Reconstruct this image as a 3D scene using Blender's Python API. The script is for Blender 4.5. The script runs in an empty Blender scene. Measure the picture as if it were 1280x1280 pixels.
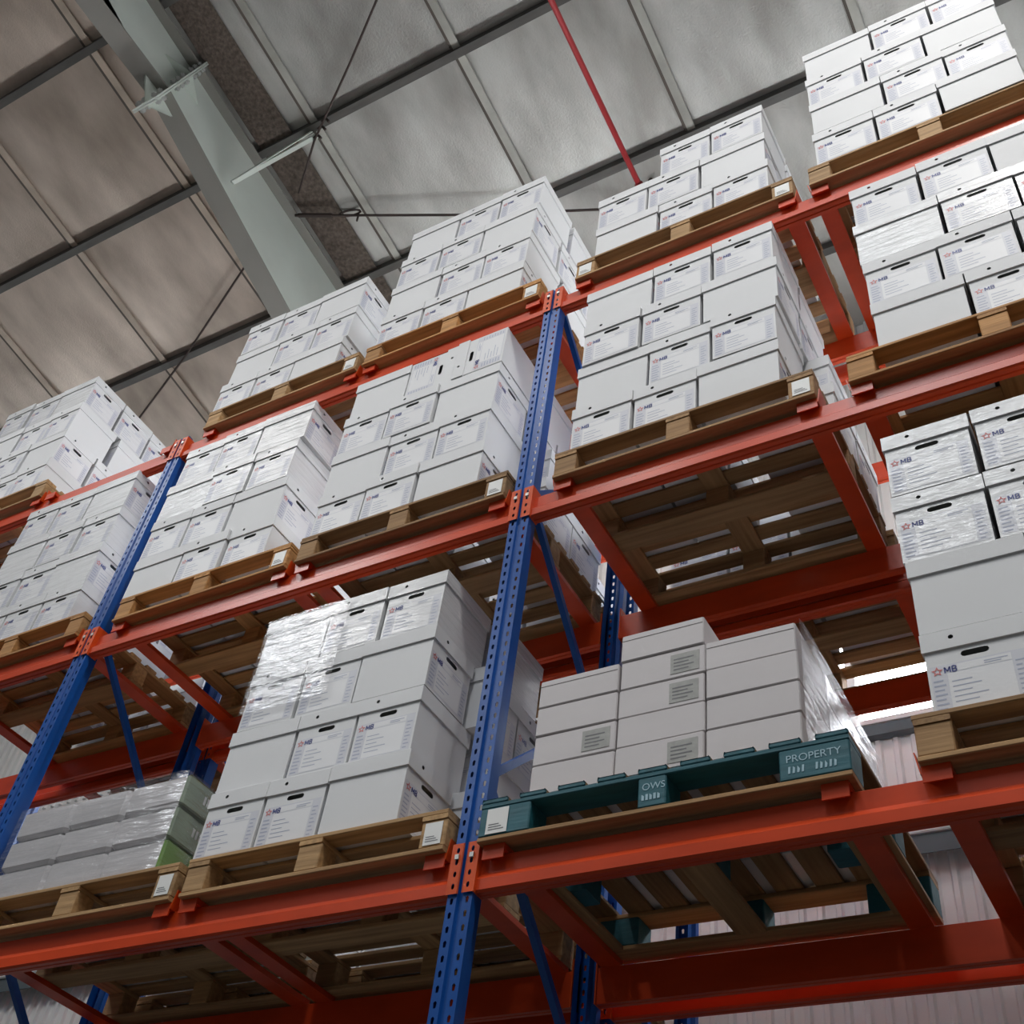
import bpy, math, random
from mathutils import Matrix, Vector
from mathutils.geometry import tessellate_polygon
random.seed(7)
SC = bpy.context.scene
COL = SC.collection
Z0 = 3.5                       # height of the lowest beam level above the floor

# ------------------------------------------------------------------ camera
R = [[0.8661875148948326, 0.4861522796725904, 0.11572848112671652],
     [-0.2740262000104056, 0.6556208563180399, -0.70363728760781],
     [-0.417886145676273, 0.5777691976242196, 0.7010716697628191]]
cam = bpy.data.cameras.new('camera')
cam.sensor_width = 36.0
cam.lens = 36.0 * 1465.395 / 1280.0
cam.clip_start = 0.05
cam.clip_end = 200
cobj = bpy.data.objects.new('camera', cam)
COL.objects.link(cobj)
M = Matrix(((R[0][0], -R[1][0], -R[2][0], 2.16739),
            (R[0][1], -R[1][1], -R[2][1], -3.05923),
            (R[0][2], -R[1][2], -R[2][2], -1.85402 + Z0),
            (0, 0, 0, 1)))
cobj.matrix_world = M
SC.camera = cobj

# ------------------------------------------------------------------ world, light, exposure
SC.view_settings.view_transform = 'Standard'
SC.view_settings.look = 'None'
SC.view_settings.gamma = 1.0
SC.view_settings.use_curve_mapping = False
SC.view_settings.exposure = -0.08
W = bpy.data.worlds.new('world')
SC.world = W
W.use_nodes = True
W.node_tree.nodes['Background'].inputs[0].default_value = (0.93, 0.96, 1.0, 1)
W.node_tree.nodes['Background'].inputs[1].default_value = 0.10
SKYLIGHT_STRENGTH = 17.0       # translucent roof sheets over the aisle
WINDOW_STRENGTH = 15.0          # glazed strip in the back wall and its added left run


def lamp(name, loc, power, size, color=(1, 1, 1), rot=(0, 0, 0)):
    l = bpy.data.lights.new(name, 'AREA')
    l.shape = 'DISK'
    l.size = size
    l.energy = power
    l.color = color
    o = bpy.data.objects.new(name, l)
    o.location = loc
    o.rotation_euler = rot
    COL.objects.link(o)
    return o


# high bay lamps hung over the aisle, behind and above the camera
HIGH_BAYS = [(-5.2, -3.6, 10.6), (-1.6, -3.6, 10.6), (2.6, -2.4, 10.6), (5.6, -3.0, 10.6)]
for p, watts in zip(HIGH_BAYS, (110, 90, 150, 100)):
    lamp('high_bay_light', (p[0], p[1], p[2] - 0.03), watts, 0.42, (1.0, 0.98, 0.95))

# ------------------------------------------------------------------ materials
MATS = {}


def nodes_of(m):
    return m.node_tree.nodes, m.node_tree.links


def mat(name, color, rough=0.5, metal=0.0, coat=0.0, coat_rough=0.1, noise=0.0, nscale=(6, 6, 6), bump=0.0,
        bscale=(30, 30, 30), tint=False, spec=0.5, emit=None, dark=None):
    m = bpy.data.materials.new(name)
    m.use_nodes = True
    N, L = nodes_of(m)
    b = N['Principled BSDF']
    b.inputs['Base Color'].default_value = (*color, 1)
    b.inputs['Roughness'].default_value = rough
    b.inputs['Metallic'].default_value = metal
    b.inputs['Specular IOR Level'].default_value = spec
    b.inputs['Coat Weight'].default_value = coat
    b.inputs['Coat Roughness'].default_value = coat_rough
    tc = N.new('ShaderNodeTexCoord')
    src = None
    if noise > 0 or dark:
        mp = N.new('ShaderNodeMapping')
        mp.inputs['Scale'].default_value = nscale
        L.new(tc.outputs['Object'], mp.inputs[0])
        oi = N.new('ShaderNodeObjectInfo')
        ad = N.new('ShaderNodeVectorMath')
        ad.operation = 'ADD'
        mul = N.new('ShaderNodeMath')
        mul.operation = 'MULTIPLY'
        mul.inputs[1].default_value = 37.0
        L.new(oi.outputs['Random'], mul.inputs[0])
        cb = N.new('ShaderNodeCombineXYZ')
        for k in range(3):
            L.new(mul.outputs[0], cb.inputs[k])
        L.new(mp.outputs[0], ad.inputs[0])
        L.new(cb.outputs[0], ad.inputs[1])
        no = N.new('ShaderNodeTexNoise')
        no.inputs['Scale'].default_value = 1.0
        no.inputs['Detail'].default_value = 5
        L.new(ad.outputs[0], no.inputs['Vector'])
        rp = N.new('ShaderNodeValToRGB')
        rp.color_ramp.elements[0].position = 0.3
        rp.color_ramp.elements[1].position = 0.7
        lo = dark if dark else tuple(c * (1 - noise) for c in color)
        rp.color_ramp.elements[0].color = (*lo, 1)
        rp.color_ramp.elements[1].color = (*color, 1)
        L.new(no.outputs['Fac'], rp.inputs[0])
        src = rp.outputs['Color']
    if tint:
        oi2 = N.new('ShaderNodeObjectInfo')
        mx = N.new('ShaderNodeMix')
        mx.data_type = 'RGBA'
        mx.blend_type = 'MULTIPLY'
        mx.inputs['Factor'].default_value = 1.0
        if src:
            L.new(src, mx.inputs['A'])
        else:
            mx.inputs['A'].default_value = (*color, 1)
        L.new(oi2.outputs['Color'], mx.inputs['B'])
        src = mx.outputs['Result']
    if src:
        L.new(src, b.inputs['Base Color'])
    if bump > 0:
        mp2 = N.new('ShaderNodeMapping')
        mp2.inputs['Scale'].default_value = bscale
        L.new(tc.outputs['Object'], mp2.inputs[0])
        oi3 = N.new('ShaderNodeObjectInfo')
        ad3 = N.new('ShaderNodeVectorMath')
        ad3.operation = 'ADD'
        sc3 = N.new('ShaderNodeVectorMath')
        sc3.operation = 'SCALE'
        sc3.inputs['Scale'].default_value = 7.3
        L.new(oi3.outputs['Location'], sc3.inputs[0])
        L.new(mp2.outputs[0], ad3.inputs[0])
        L.new(sc3.outputs[0], ad3.inputs[1])
        n2 = N.new('ShaderNodeTexNoise')
        n2.inputs['Scale'].default_value = 1.0
        n2.inputs['Detail'].default_value = 4
        L.new(ad3.outputs[0], n2.inputs['Vector'])
        bp = N.new('ShaderNodeBump')
        bp.inputs['Strength'].default_value = bump
        bp.inputs['Distance'].default_value = 0.02
        L.new(n2.outputs['Fac'], bp.inputs['Height'])
        tgt = 'Coat Normal' if coat > 0 else 'Normal'
        L.new(bp.outputs[0], b.inputs[tgt])
        if coat > 0 and coat < 0.9:
            pass
    if emit:
        b.inputs['Emission Color'].default_value = (*emit[0], 1)
        b.inputs['Emission Strength'].default_value = emit[1]
    MATS[name] = m
    return m


RED = mat('orange_red_paint', (0.64, 0.060, 0.011), 0.34, spec=0.32, noise=0.22, nscale=(3, 9, 9))
REDD = mat('orange_connector_paint', (0.70, 0.085, 0.012), 0.36, spec=0.32, noise=0.15, nscale=(12, 12, 12))
BLUE = mat('blue_paint', (0.006, 0.085, 0.36), 0.33, spec=0.4, noise=0.2, nscale=(8, 8, 3))
WOOD = mat('pallet_wood', (0.52, 0.32, 0.145), 0.75, dark=(0.30, 0.17, 0.07), nscale=(2.2, 45, 45), tint=True, bump=0.12, bscale=(3, 60, 60))
TEAL = mat('teal_paint', (0.008, 0.115, 0.15), 0.55, noise=0.3, nscale=(6, 30, 30), bump=0.1, bscale=(4, 50, 50))
CARD = mat('white_carton', (0.70, 0.705, 0.715), 0.62, noise=0.03, nscale=(3, 3, 3))
CARDF = mat('film_wrapped_carton', (0.68, 0.685, 0.695), 0.5, noise=0.03, nscale=(3, 3, 3), coat=0.85, coat_rough=0.16, bump=1.0, bscale=(4, 4, 36))
PRW = mat('print_white_panel', (0.74, 0.74, 0.755), 0.5)
PRG = mat('print_grey_panel', (0.60, 0.605, 0.655), 0.5)
PRT = mat('print_text_blue_grey', (0.36, 0.39, 0.50), 0.5)
PRR = mat('print_red', (0.62, 0.16, 0.15), 0.5)
PRN = mat('print_navy', (0.03, 0.045, 0.22), 0.5)
PWF = mat('film_print_white_panel', (0.72, 0.72, 0.735), 0.5, coat=0.85, coat_rough=0.16, bump=1.0, bscale=(4, 4, 36))
PGF = mat('film_print_grey_panel', (0.58, 0.585, 0.635), 0.5, coat=0.85, coat_rough=0.16, bump=1.0, bscale=(4, 4, 36))
PAPER = mat('paper_carton_white', (0.62, 0.585, 0.59), 0.6, noise=0.05, nscale=(2, 2, 8))
PAPERF = mat('paper_carton_film_side', (0.62, 0.60, 0.61), 0.5, coat=1.0, coat_rough=0.14, bump=0.7, bscale=(6, 6, 14))
GREYL = mat('grey_label', (0.40, 0.40, 0.38), 0.6, noise=0.2, nscale=(40, 40, 40))
STICK = mat('white_sticker', (0.78, 0.78, 0.76), 0.5)
INK = mat('sticker_ink', (0.16, 0.16, 0.17), 0.6)
FOIL = mat('insulation_foil', (0.60, 0.60, 0.58), 0.42, metal=0.25, dark=(0.33, 0.32, 0.30), nscale=(2.6, 1.1, 1), tint=True, bump=0.22, bscale=(55, 55, 55))
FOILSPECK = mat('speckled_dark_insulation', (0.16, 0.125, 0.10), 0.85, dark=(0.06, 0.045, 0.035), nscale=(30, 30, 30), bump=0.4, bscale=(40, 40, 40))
TAPE = mat('seam_tape', (0.50, 0.49, 0.45), 0.6, noise=0.3, nscale=(4, 4, 4), tint=True)
SEAM = mat('dark_seam', (0.10, 0.085, 0.07), 0.8)
PURL = mat('purlin_steel', (0.12, 0.115, 0.105), 0.55, noise=0.35, nscale=(3, 12, 12))
STEEL = mat('grey_green_steel_paint', (0.62, 0.67, 0.61), 0.55, noise=0.12, nscale=(2, 2, 2))  # rafter steel, colour lightened for the light on the web
STEEL_SHADED = mat('grey_steel_flange_paint', (0.25, 0.24, 0.215), 0.6, noise=0.12, nscale=(2, 2, 2))  # same steel, shade on the flanges put into a darker colour
BOLT = mat('zinc_bolt', (0.55, 0.55, 0.53), 0.35, metal=0.7)
CABLE = mat('dark_cable', (0.05, 0.035, 0.03), 0.8)
PIPE = mat('red_pipe_paint', (0.30, 0.022, 0.025), 0.45)
WALL = mat('white_cladding', (0.86, 0.86, 0.84), 0.5, noise=0.12, nscale=(2, 2, 0.7))
GIRT = mat('dark_girt', (0.10, 0.13, 0.14), 0.6)
FLOOR = mat('concrete_floor', (0.11, 0.107, 0.10), 0.6, noise=0.2, nscale=(0.7, 0.7, 0.7))
GREENP = mat('green_pack_print', (0.30, 0.38, 0.27), 0.45, noise=0.25, nscale=(7, 7, 7), coat=0.9, coat_rough=0.12, bump=0.6, bscale=(9, 9, 9))
GREENB = mat('bright_green_pack_print', (0.16, 0.32, 0.06), 0.45, coat=0.9, coat_rough=0.12, bump=0.6, bscale=(9, 9, 9))
SILV = mat('silver_white_pack_film', (0.74, 0.72, 0.73), 0.4, noise=0.2, nscale=(2, 2, 9), coat=1.0, coat_rough=0.14, bump=0.8, bscale=(4, 4, 20))
LAMPB = mat('lamp_housing', (0.2, 0.2, 0.2), 0.4, metal=0.6)
SKYL = mat('translucent_roof_sheet', (0.8, 0.8, 0.8), 0.5, emit=((0.93, 0.97, 1.0), SKYLIGHT_STRENGTH))
GLAZE = mat('daylit_window_glazing', (0.8, 0.8, 0.8), 0.3, emit=((0.92, 0.96, 1.0), WINDOW_STRENGTH))
TAPEC = mat('clear_brown_tape', (0.45, 0.33, 0.2), 0.3)
TEALINK = mat('pale_stencil_paint', (0.35, 0.52, 0.60), 0.7)


def film_material():
    m = bpy.data.materials.new('clear_stretch_film')
    m.use_nodes = True
    N, L = nodes_of(m)
    N.remove(N['Principled BSDF'])
    out = N['Material Output']
    tr = N.new('ShaderNodeBsdfTransparent')
    tr.inputs[0].default_value = (0.985, 0.985, 0.99, 1)
    gl = N.new('ShaderNodeBsdfGlossy')
    gl.inputs['Roughness'].default_value = 0.2
    gl.inputs['Color'].default_value = (0.9, 0.9, 0.92, 1)
    lw = N.new('ShaderNodeLayerWeight')
    lw.inputs[0].default_value = 0.25
    fr = N.new('ShaderNodeMapRange')
    fr.inputs['To Min'].default_value = 0.05
    fr.inputs['To Max'].default_value = 0.6
    mx = N.new('ShaderNodeMixShader')
    tc = N.new('ShaderNodeTexCoord')
    mp = N.new('ShaderNodeMapping')
    mp.inputs['Scale'].default_value = (5, 5, 38)
    no = N.new('ShaderNodeTexNoise')
    no.inputs['Scale'].default_value = 1
    no.inputs['Detail'].default_value = 4
    bp = N.new('ShaderNodeBump')
    bp.inputs['Strength'].default_value = 1.0
    bp.inputs['Distance'].default_value = 0.02
    L.new(tc.outputs['Object'], mp.inputs[0])
    L.new(mp.outputs[0], no.inputs['Vector'])
    L.new(no.outputs['Fac'], bp.inputs['Height'])
    L.new(bp.outputs[0], gl.inputs['Normal'])
    L.new(lw.outputs['Facing'], fr.inputs['Value'])
    L.new(fr.outputs[0], mx.inputs[0])
    L.new(tr.outputs[0], mx.inputs[1])
    L.new(gl.outputs[0], mx.inputs[2])
    L.new(mx.outputs[0], out.inputs[0])
    return m


FILM = film_material()


# ------------------------------------------------------------------ mesh helpers
class MB:
    def __init__(self):
        self.v, self.f, self.m, self.mats = [], [], [], []

    def mi(self, material):
        if material not in self.mats:
            self.mats.append(material)
        return self.mats.index(material)

    def face(self, pts, material):
        i = len(self.v)
        self.v += [tuple(p) for p in pts]
        self.f.append(tuple(range(i, i + len(pts))))
        self.m.append(self.mi(material))

    def box(self, x0, x1, y0, y1, z0, z1, material, skip=''):
        i = len(self.v)
        self.v += [(x0, y0, z0), (x1, y0, z0), (x1, y1, z0), (x0, y1, z0),
                   (x0, y0, z1), (x1, y0, z1), (x1, y1, z1), (x0, y1, z1)]
        fs = {'b': (0, 3, 2, 1), 't': (4, 5, 6, 7), 'f': (0, 1, 5, 4), 'r': (1, 2, 6, 5), 'k': (2, 3, 7, 6), 'l': (3, 0, 4, 7)}
        k = self.mi(material)
        for n, q in fs.items():
            if n not in skip:
                self.f.append(tuple(i + a for a in q))
                self.m.append(k)

    def cbox(self, x0, x1, y0, y1, z0, z1, c, material):
        """box with chamfered vertical edges and top/bottom rims"""
        def ring(ix, z):
            a, b, cc, d = x0 + ix, x1 - ix, y0 + ix, y1 - ix
            return [(a + c, cc, z), (b - c, cc, z), (b, cc + c, z), (b, d - c, z), (b - c, d, z), (a + c, d, z), (a, d - c, z), (a, cc + c, z)]
        rs = [ring(c, z0), ring(0, z0 + c), ring(0, z1 - c), ring(c, z1)]
        i = len(self.v)
        k = self.mi(material)
        for r in rs:
            self.v += r
        for j in range(3):
            for n in range(8):
                n2 = (n + 1) % 8
                self.f.append((i + j * 8 + n, i + j * 8 + n2, i + (j + 1) * 8 + n2, i + (j + 1) * 8 + n))
                self.m.append(k)
        self.f.append(tuple(i + n for n in reversed(range(8))))
        self.m.append(k)
        self.f.append(tuple(i + 24 + n for n in range(8)))
        self.m.append(k)

    def holed(self, outer, holes, fn, material):
        """planar polygon (2D) with holes, mapped to 3D by fn"""
        polys = [[Vector((a, b, 0)) for a, b in outer]] + [[Vector((a, b, 0)) for a, b in h] for h in holes]
        flat = [p for poly in polys for p in poly]
        tris = tessellate_polygon(polys)
        i = len(self.v)
        self.v += [fn(p.x, p.y) for p in flat]
        k = self.mi(material)
        for t in tris:
            self.f.append(tuple(i + a for a in t))
            self.m.append(k)

    def tube(self, pts, r, material, n=8, caps=True):
        pts = [Vector(p) for p in pts]
        i = len(self.v)
        k = self.mi(material)
        for j, p in enumerate(pts):
            d = (pts[min(j + 1, len(pts) - 1)] - pts[max(j - 1, 0)]).normalized()
            a = d.orthogonal().normalized() if j == 0 else (a - d * a.dot(d)).normalized()
            b = d.cross(a)
            for q in range(n):
                t = 2 * math.pi * q / n
                self.v.append(tuple(p + a * (r * math.cos(t)) + b * (r * math.sin(t))))
        for j in range(len(pts) - 1):
            for q in range(n):
                q2 = (q + 1) % n
                self.f.append((i + j * n + q, i + j * n + q2, i + (j + 1) * n + q2, i + (j + 1) * n + q))
                self.m.append(k)
        if caps:
            self.f.append(tuple(i + q for q in reversed(range(n))))
            self.m.append(k)
            e = i + (len(pts) - 1) * n
            self.f.append(tuple(e + q for q in range(n)))
            self.m.append(k)

    def extrude(self, prof, x0, x1, material, axis='x', closed=True, caps=True):
        """profile list of (a,b) extruded along an axis: x -> (y,z), y -> (x,z), z -> (x,y)"""
        def mk(a, b, t):
            return {'x': (t, a, b), 'y': (a, t, b), 'z': (a, b, t)}[axis]
        i = len(self.v)
        n = len(prof)
        k = self.mi(material)
        self.v += [mk(a, b, x0) for a, b in prof] + [mk(a, b, x1) for a, b in prof]
        for q in range(n if closed else n - 1):
            q2 = (q + 1) % n
            self.f.append((i + q, i + q2, i + n + q2, i + n + q))
            self.m.append(k)
        if closed and caps:
            self.f.append(tuple(i + q for q in range(n)))
            self.m.append(k)
            self.f.append(tuple(i + n + q for q in reversed(range(n))))
            self.m.append(k)

    def mesh(self, name, smooth=False):
        me = bpy.data.meshes.new(name)
        me.from_pydata(self.v, [], self.f)
        for m in self.mats:
            me.materials.append(m)
        me.polygons.foreach_set('material_index', self.m)
        if smooth:
            me.polygons.foreach_set('use_smooth', [True] * len(self.f))
        me.update()
        return me


def obj(name, me, parent=None, loc=(0, 0, 0), rot=(0, 0, 0), color=None):
    o = bpy.data.objects.new(name, me)
    o.location = loc
    o.rotation_euler = rot
    if parent:
        o.parent = parent
    if color:
        o.color = color
    COL.objects.link(o)
    return o


def tag(o, label, cat, group=None):
    o['label'] = label
    o['category'] = cat
    if group:
        o['group'] = group
    return o


def thing(name, label, cat, loc=(0, 0, 0), rot=(0, 0, 0), group=None):
    o = obj(name, None, None, loc, rot)
    o.empty_display_size = 0.1
    return tag(o, label, cat, group)


def ellipse(cx, cy, rx, ry, n=10):
    return [(cx + rx * math.cos(2 * math.pi * k / n), cy + ry * math.sin(2 * math.pi * k / n)) for k in range(n)]


def rslot(cx, cy, hw, hh, n=4):
    """rounded slot outline"""
    p = []
    for k in range(n + 1):
        t = -math.pi / 2 + math.pi * k / n
        p.append((cx + hw - hh + hh * math.cos(t), cy + hh * math.sin(t)))
    for k in range(n + 1):
        t = math.pi / 2 + math.pi * k / n
        p.append((cx - hw + hh + hh * math.cos(t), cy + hh * math.sin(t)))
    return p


# ------------------------------------------------------------------ setting: floor, wall, roof
ROOF0, RS = 7.6, 0.12


def roof_z(y):
    return Z0 + ROOF0 - RS * y


mb = MB()
mb.box(-16, 12, -14, 3.6, -0.2, 0, FLOOR)
fl = obj('floor', mb.mesh('floor'))
fl['kind'] = 'structure'

# corrugated back wall with a glazed strip
YW = 3.5
WZ0, WZ1 = Z0 + 2.84, Z0 + 3.80


def corrugated(x0, x1, z0, z1):
    mb = MB()
    prof = []
    x = x0
    while x < x1:
        prof += [(x, YW), (x + 0.045, YW), (x + 0.058, YW - 0.025), (x + 0.085, YW - 0.025), (x + 0.098, YW)]
        x += 0.115
    back = [(prof[-1][0], YW + 0.06), (prof[0][0], YW + 0.06)]
    mb.extrude(prof + back, z0, z1, WALL, 'z')
    return mb.mesh('corrugated_wall')


wall = obj('wall_back', None)
wall['kind'] = 'structure'
obj('lower_cladding', corrugated(-16, 12, 0, WZ0 - 0.03), wall)
obj('upper_cladding', corrugated(-16, 12, WZ1 + 0.03, roof_z(YW) + 0.02), wall)
for name, z0_, z1_, dy, m_ in (('wall_girt', Z0 + 1.84, Z0 + 1.93, 0.12, GIRT), ('wall_girt', Z0 + 0.4, Z0 + 0.5, 0.12, GIRT)):
    mb = MB()
    mb.extrude([(YW - 0.03 - dy, z0_ - 0.03), (YW - 0.03 - dy, z1_), (YW - 0.03, z1_), (YW - 0.03, z1_ - 0.01), (YW - 0.04 - dy + 0.02, z1_ - 0.01), (YW - 0.02 - dy, z0_ - 0.03)], -16, 12, m_, 'x')
    obj(name, mb.mesh(name), wall)
mb = MB()
mb.box(-16, 12, YW - 0.17, YW - 0.16, Z0 + 1.935, Z0 + 1.985, WALL)
mb.box(-16, 12, YW - 0.17, YW - 0.03, Z0 + 1.931, Z0 + 1.94, WALL)
obj('ledge_trim', mb.mesh('ledge_trim'), wall)
mb = MB()
pts = [(-2 + k * 0.25, YW - 0.19, Z0 + 2.0 + 0.022 * math.sin(k * 0.9) + 0.012 * math.sin(k * 2.3)) for k in range(40)]
mb.tube(pts, 0.008, WALL, 6)
tag(obj('white_cable', mb.mesh('white_cable')), 'thin white cable sagging along the ledge of the corrugated back wall', 'cable')

for wn, wx0, npane in ((1, -5.5, 8), (2, -14.7, 4)):  # second run is unseen, added to light the left of the ceiling
    wx1 = wx0 + npane * 1.5
    win = obj('window_%d' % wn, None)
    win['kind'] = 'structure'
    for i in range(npane):
        x0 = wx0 + i * 1.5
        mb = MB()
        mb.box(x0 + 0.03, x0 + 1.47, YW, YW + 0.01, WZ0 + 0.02, WZ1 - 0.02, GLAZE)
        obj('pane', mb.mesh('pane'), win)
        mb = MB()
        mb.box(x0 - 0.03, x0 + 0.03, YW - 0.03, YW + 0.04, WZ0, WZ1, WALL)
        obj('mullion', mb.mesh('mullion'), win)
    mb = MB()
    mb.box(wx0, wx1, YW - 0.10, YW + 0.05, WZ0 - 0.035, WZ0, WALL)
    mb.box(wx0, wx1, YW - 0.05, YW + 0.05, WZ1, WZ1 + 0.035, WALL)
    obj('window_frame', mb.mesh('window_frame'), win)
    mb = MB()
    mb.box(wx0, wx1, YW - 0.09, YW - 0.02, WZ0 - 0.12, WZ0 - 0.04, GIRT)
    obj('sill', mb.mesh('sill'), win)
mb = MB()
for xa, xb in ((-16, -14.73), (-8.7, -5.53), (6.5, 12)):
    mb.box(xa, xb, YW, YW + 0.03, WZ0 - 0.03, WZ1 + 0.03, WALL)
obj('flat_cladding', mb.mesh('flat_cladding'), wall)

# roof: insulation panels between purlins, seams every 1.48 m
ceil = obj('ceiling', None)
ceil['kind'] = 'structure'
PY = [-0.17 + 1.42 * k for k in range(-6, 3)]           # purlin lines
SX = [-2.75 + 1.48 * k for k in range(-6, 0)] + [-3.41] + [-2.75 + 1.48 * k for k in range(0, 6)]
SKY_X = ((-8.5, -7.25), (0.33, 0.9))
mb_sheet = MB()
mb_sheet.face([(-16, -14, roof_z(-14) + 0.12), (12, -14, roof_z(-14) + 0.12), (12, 3.6, roof_z(3.6) + 0.12), (-16, 3.6, roof_z(3.6) + 0.12)], WALL)


def panel_mesh(w, d, n=6):
    mb = MB()
    i = 0
    grid = []
    for a in range(n + 1):
        for b in range(n + 1):
            u, v = a / n, b / n
            sag = -0.035 * (4 * v * (1 - v)) ** 0.8 * (0.6 + 0.4 * (4 * u * (1 - u)))
            grid.append((u * w, v * d, sag + 0.035))
    mb.v = grid
    k = mb.mi(FOIL)
    for a in range(n):
        for b in range(n):
            p = a * (n + 1) + b
            mb.f.append((p, p + 1, p + n + 2, p + n + 1))
            mb.m.append(k)
    return mb.mesh('insulation_panel', True)


slope = -math.atan(RS)
PMS = {}
for wd in (1.48, 0.82, 0.66):
    PMS[wd] = panel_mesh(wd - 0.03, 1.42 / math.cos(slope) - 0.01)
seam_m = MB()
seam_m.box(-0.035, 0.035, 0.0, 1.42, -0.012, 0.0, TAPE)
seam_m = seam_m.mesh('seam_tape')
gap_m = MB()
gap_m.box(-0.012, 0.012, 0.0, 1.42, -0.016, 0.04, SEAM)
gap_m = gap_m.mesh('seam_joint')
rnd = random.Random(3)
for xi in range(len(SX) - 1):
    for yi in range(len(PY)):
        x, y = SX[xi], PY[yi]
        g = rnd.uniform(0.86, 1.08)
        pm = PMS[min(PMS, key=lambda q: abs(q - (SX[xi + 1] - x)))]
        if x < -3.5:
            c = (1.12 * g, 0.94 * g, 0.82 * g, 1)
        else:
            c = (0.95 * g, 0.95 * g, 0.92 * g, 1)
        is_sky = y < -2.5 and (x < -7.0 and x > -8.7 or abs(x - 0.21) < 0.1)
        if is_sky:
            continue
        obj('insulation_panel', pm, ceil, (x + 0.015, y, roof_z(y) - 0.035), (slope, 0, 0), c)
        if abs(x + 3.41) < 0.01:
            continue
        obj('seam_tape', seam_m, ceil, (x + 0.045, y, roof_z(y) - 0.034), (slope, 0, 0), c)
        obj('seam_joint', gap_m, ceil, (x, y, roof_z(y) - 0.030), (slope, 0, 0))
obj('roof_sheet', mb_sheet.mesh('roof_sheet'), ceil)
for y in PY:
    mb = MB()
    z = roof_z(y)
    # C purlin: web on the aisle side, flanges
    mb.extrude([(y - 0.03, z + 0.03), (y - 0.03, z - 0.085), (y + 0.035, z - 0.095), (y + 0.035, z - 0.078), (y + 0.028, z - 0.078), (y + 0.028, z - 0.087), (y - 0.022, z - 0.080), (y - 0.022, z + 0.03)], -11.5, 5.2, PURL, 'x')
    obj('purlin', mb.mesh('purlin'), ceil)
# dark speckled strip beside the rafter
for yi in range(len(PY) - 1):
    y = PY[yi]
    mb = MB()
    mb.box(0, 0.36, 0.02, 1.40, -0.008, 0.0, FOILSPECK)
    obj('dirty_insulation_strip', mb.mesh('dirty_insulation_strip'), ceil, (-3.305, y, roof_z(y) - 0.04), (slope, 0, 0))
# translucent sheets
for (xa, xb) in ((-8.65, -7.2), (0.24, 1.66)):
    for k in range(3):
        ya = PY[0] + 1.42 * k * 1.2
        yb = ya + 1.65
        if yb > -2.4:
            yb = -2.4
        mb = MB()
        mb.face([(xa, ya, roof_z(ya)), (xa, yb - .03, roof_z(yb)), (xb, yb - .03, roof_z(yb)), (xb, ya, roof_z(ya))], SKYL)
        obj('translucent_roof_sheet', mb.mesh('translucent_roof_sheet'), ceil)

# rafter: tapered I section at x = -3.33
XR = -3.41


def raf_bot(y):
    return Z0 + 7.04 - (y + 1.41) * 0.327


raf = thing('roof_rafter', 'tapered grey-green steel roof rafter running down towards the back wall', 'rafter', (XR, 0, 0))
YA, YB = -8.0, 2.6


def rafter_piece(fn):
    mb = MB()
    fn(mb)
    return mb


def rz(y):
    return roof_z(y) - 0.13


mb = MB()
ys = [YA, -1.16, YB]
for a, b in zip(ys[:-1], ys[1:]):
    za, zb = (max(raf_bot(a), Z0 + 7.0) if a < -1.2 else raf_bot(a)), raf_bot(b)
    for s in (-0.006, 0.006):
        mb.face([(s, a, za), (s, b, zb), (s, b, rz(b)), (s, a, rz(a))], STEEL)
obj('web', mb.mesh('web'), raf)
for nm, xw, top in (('bottom_flange', 0.10, False), ('top_flange', 0.10, True)):
    mb = MB()
    for a, b in zip(ys[:-1], ys[1:]):
        f_ = rz if top else (lambda y: raf_bot(y) if y >= -1.2 else Z0 + 7.0 + (-1.16 - y) * 0.0)
        za, zb = f_(a), f_(b)
        t = 0.014
        v = [(-xw, a, za), (xw, a, za), (xw, b, zb), (-xw, b, zb)]
        i = len(mb.v)
        mb.v += v + [(p[0], p[1], p[2] + t) for p in v]
        k = mb.mi(STEEL_SHADED)
        for q in ((0, 3, 2, 1), (4, 5, 6, 7), (0, 1, 5, 4), (1, 2, 6, 5), (2, 3, 7, 6), (3, 0, 4, 7)):
            mb.f.append(tuple(i + e for e in q))
            mb.m.append(k)
    obj(nm, mb.mesh(nm), raf)
TH = -0.172
PYC, PZC = -1.11, Z0 + 7.20


def on_plate(x, dy, dz):
    return (x, PYC + dy * math.cos(TH) - dz * math.sin(TH), PZC + dy * math.sin(TH) + dz * math.cos(TH))


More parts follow.
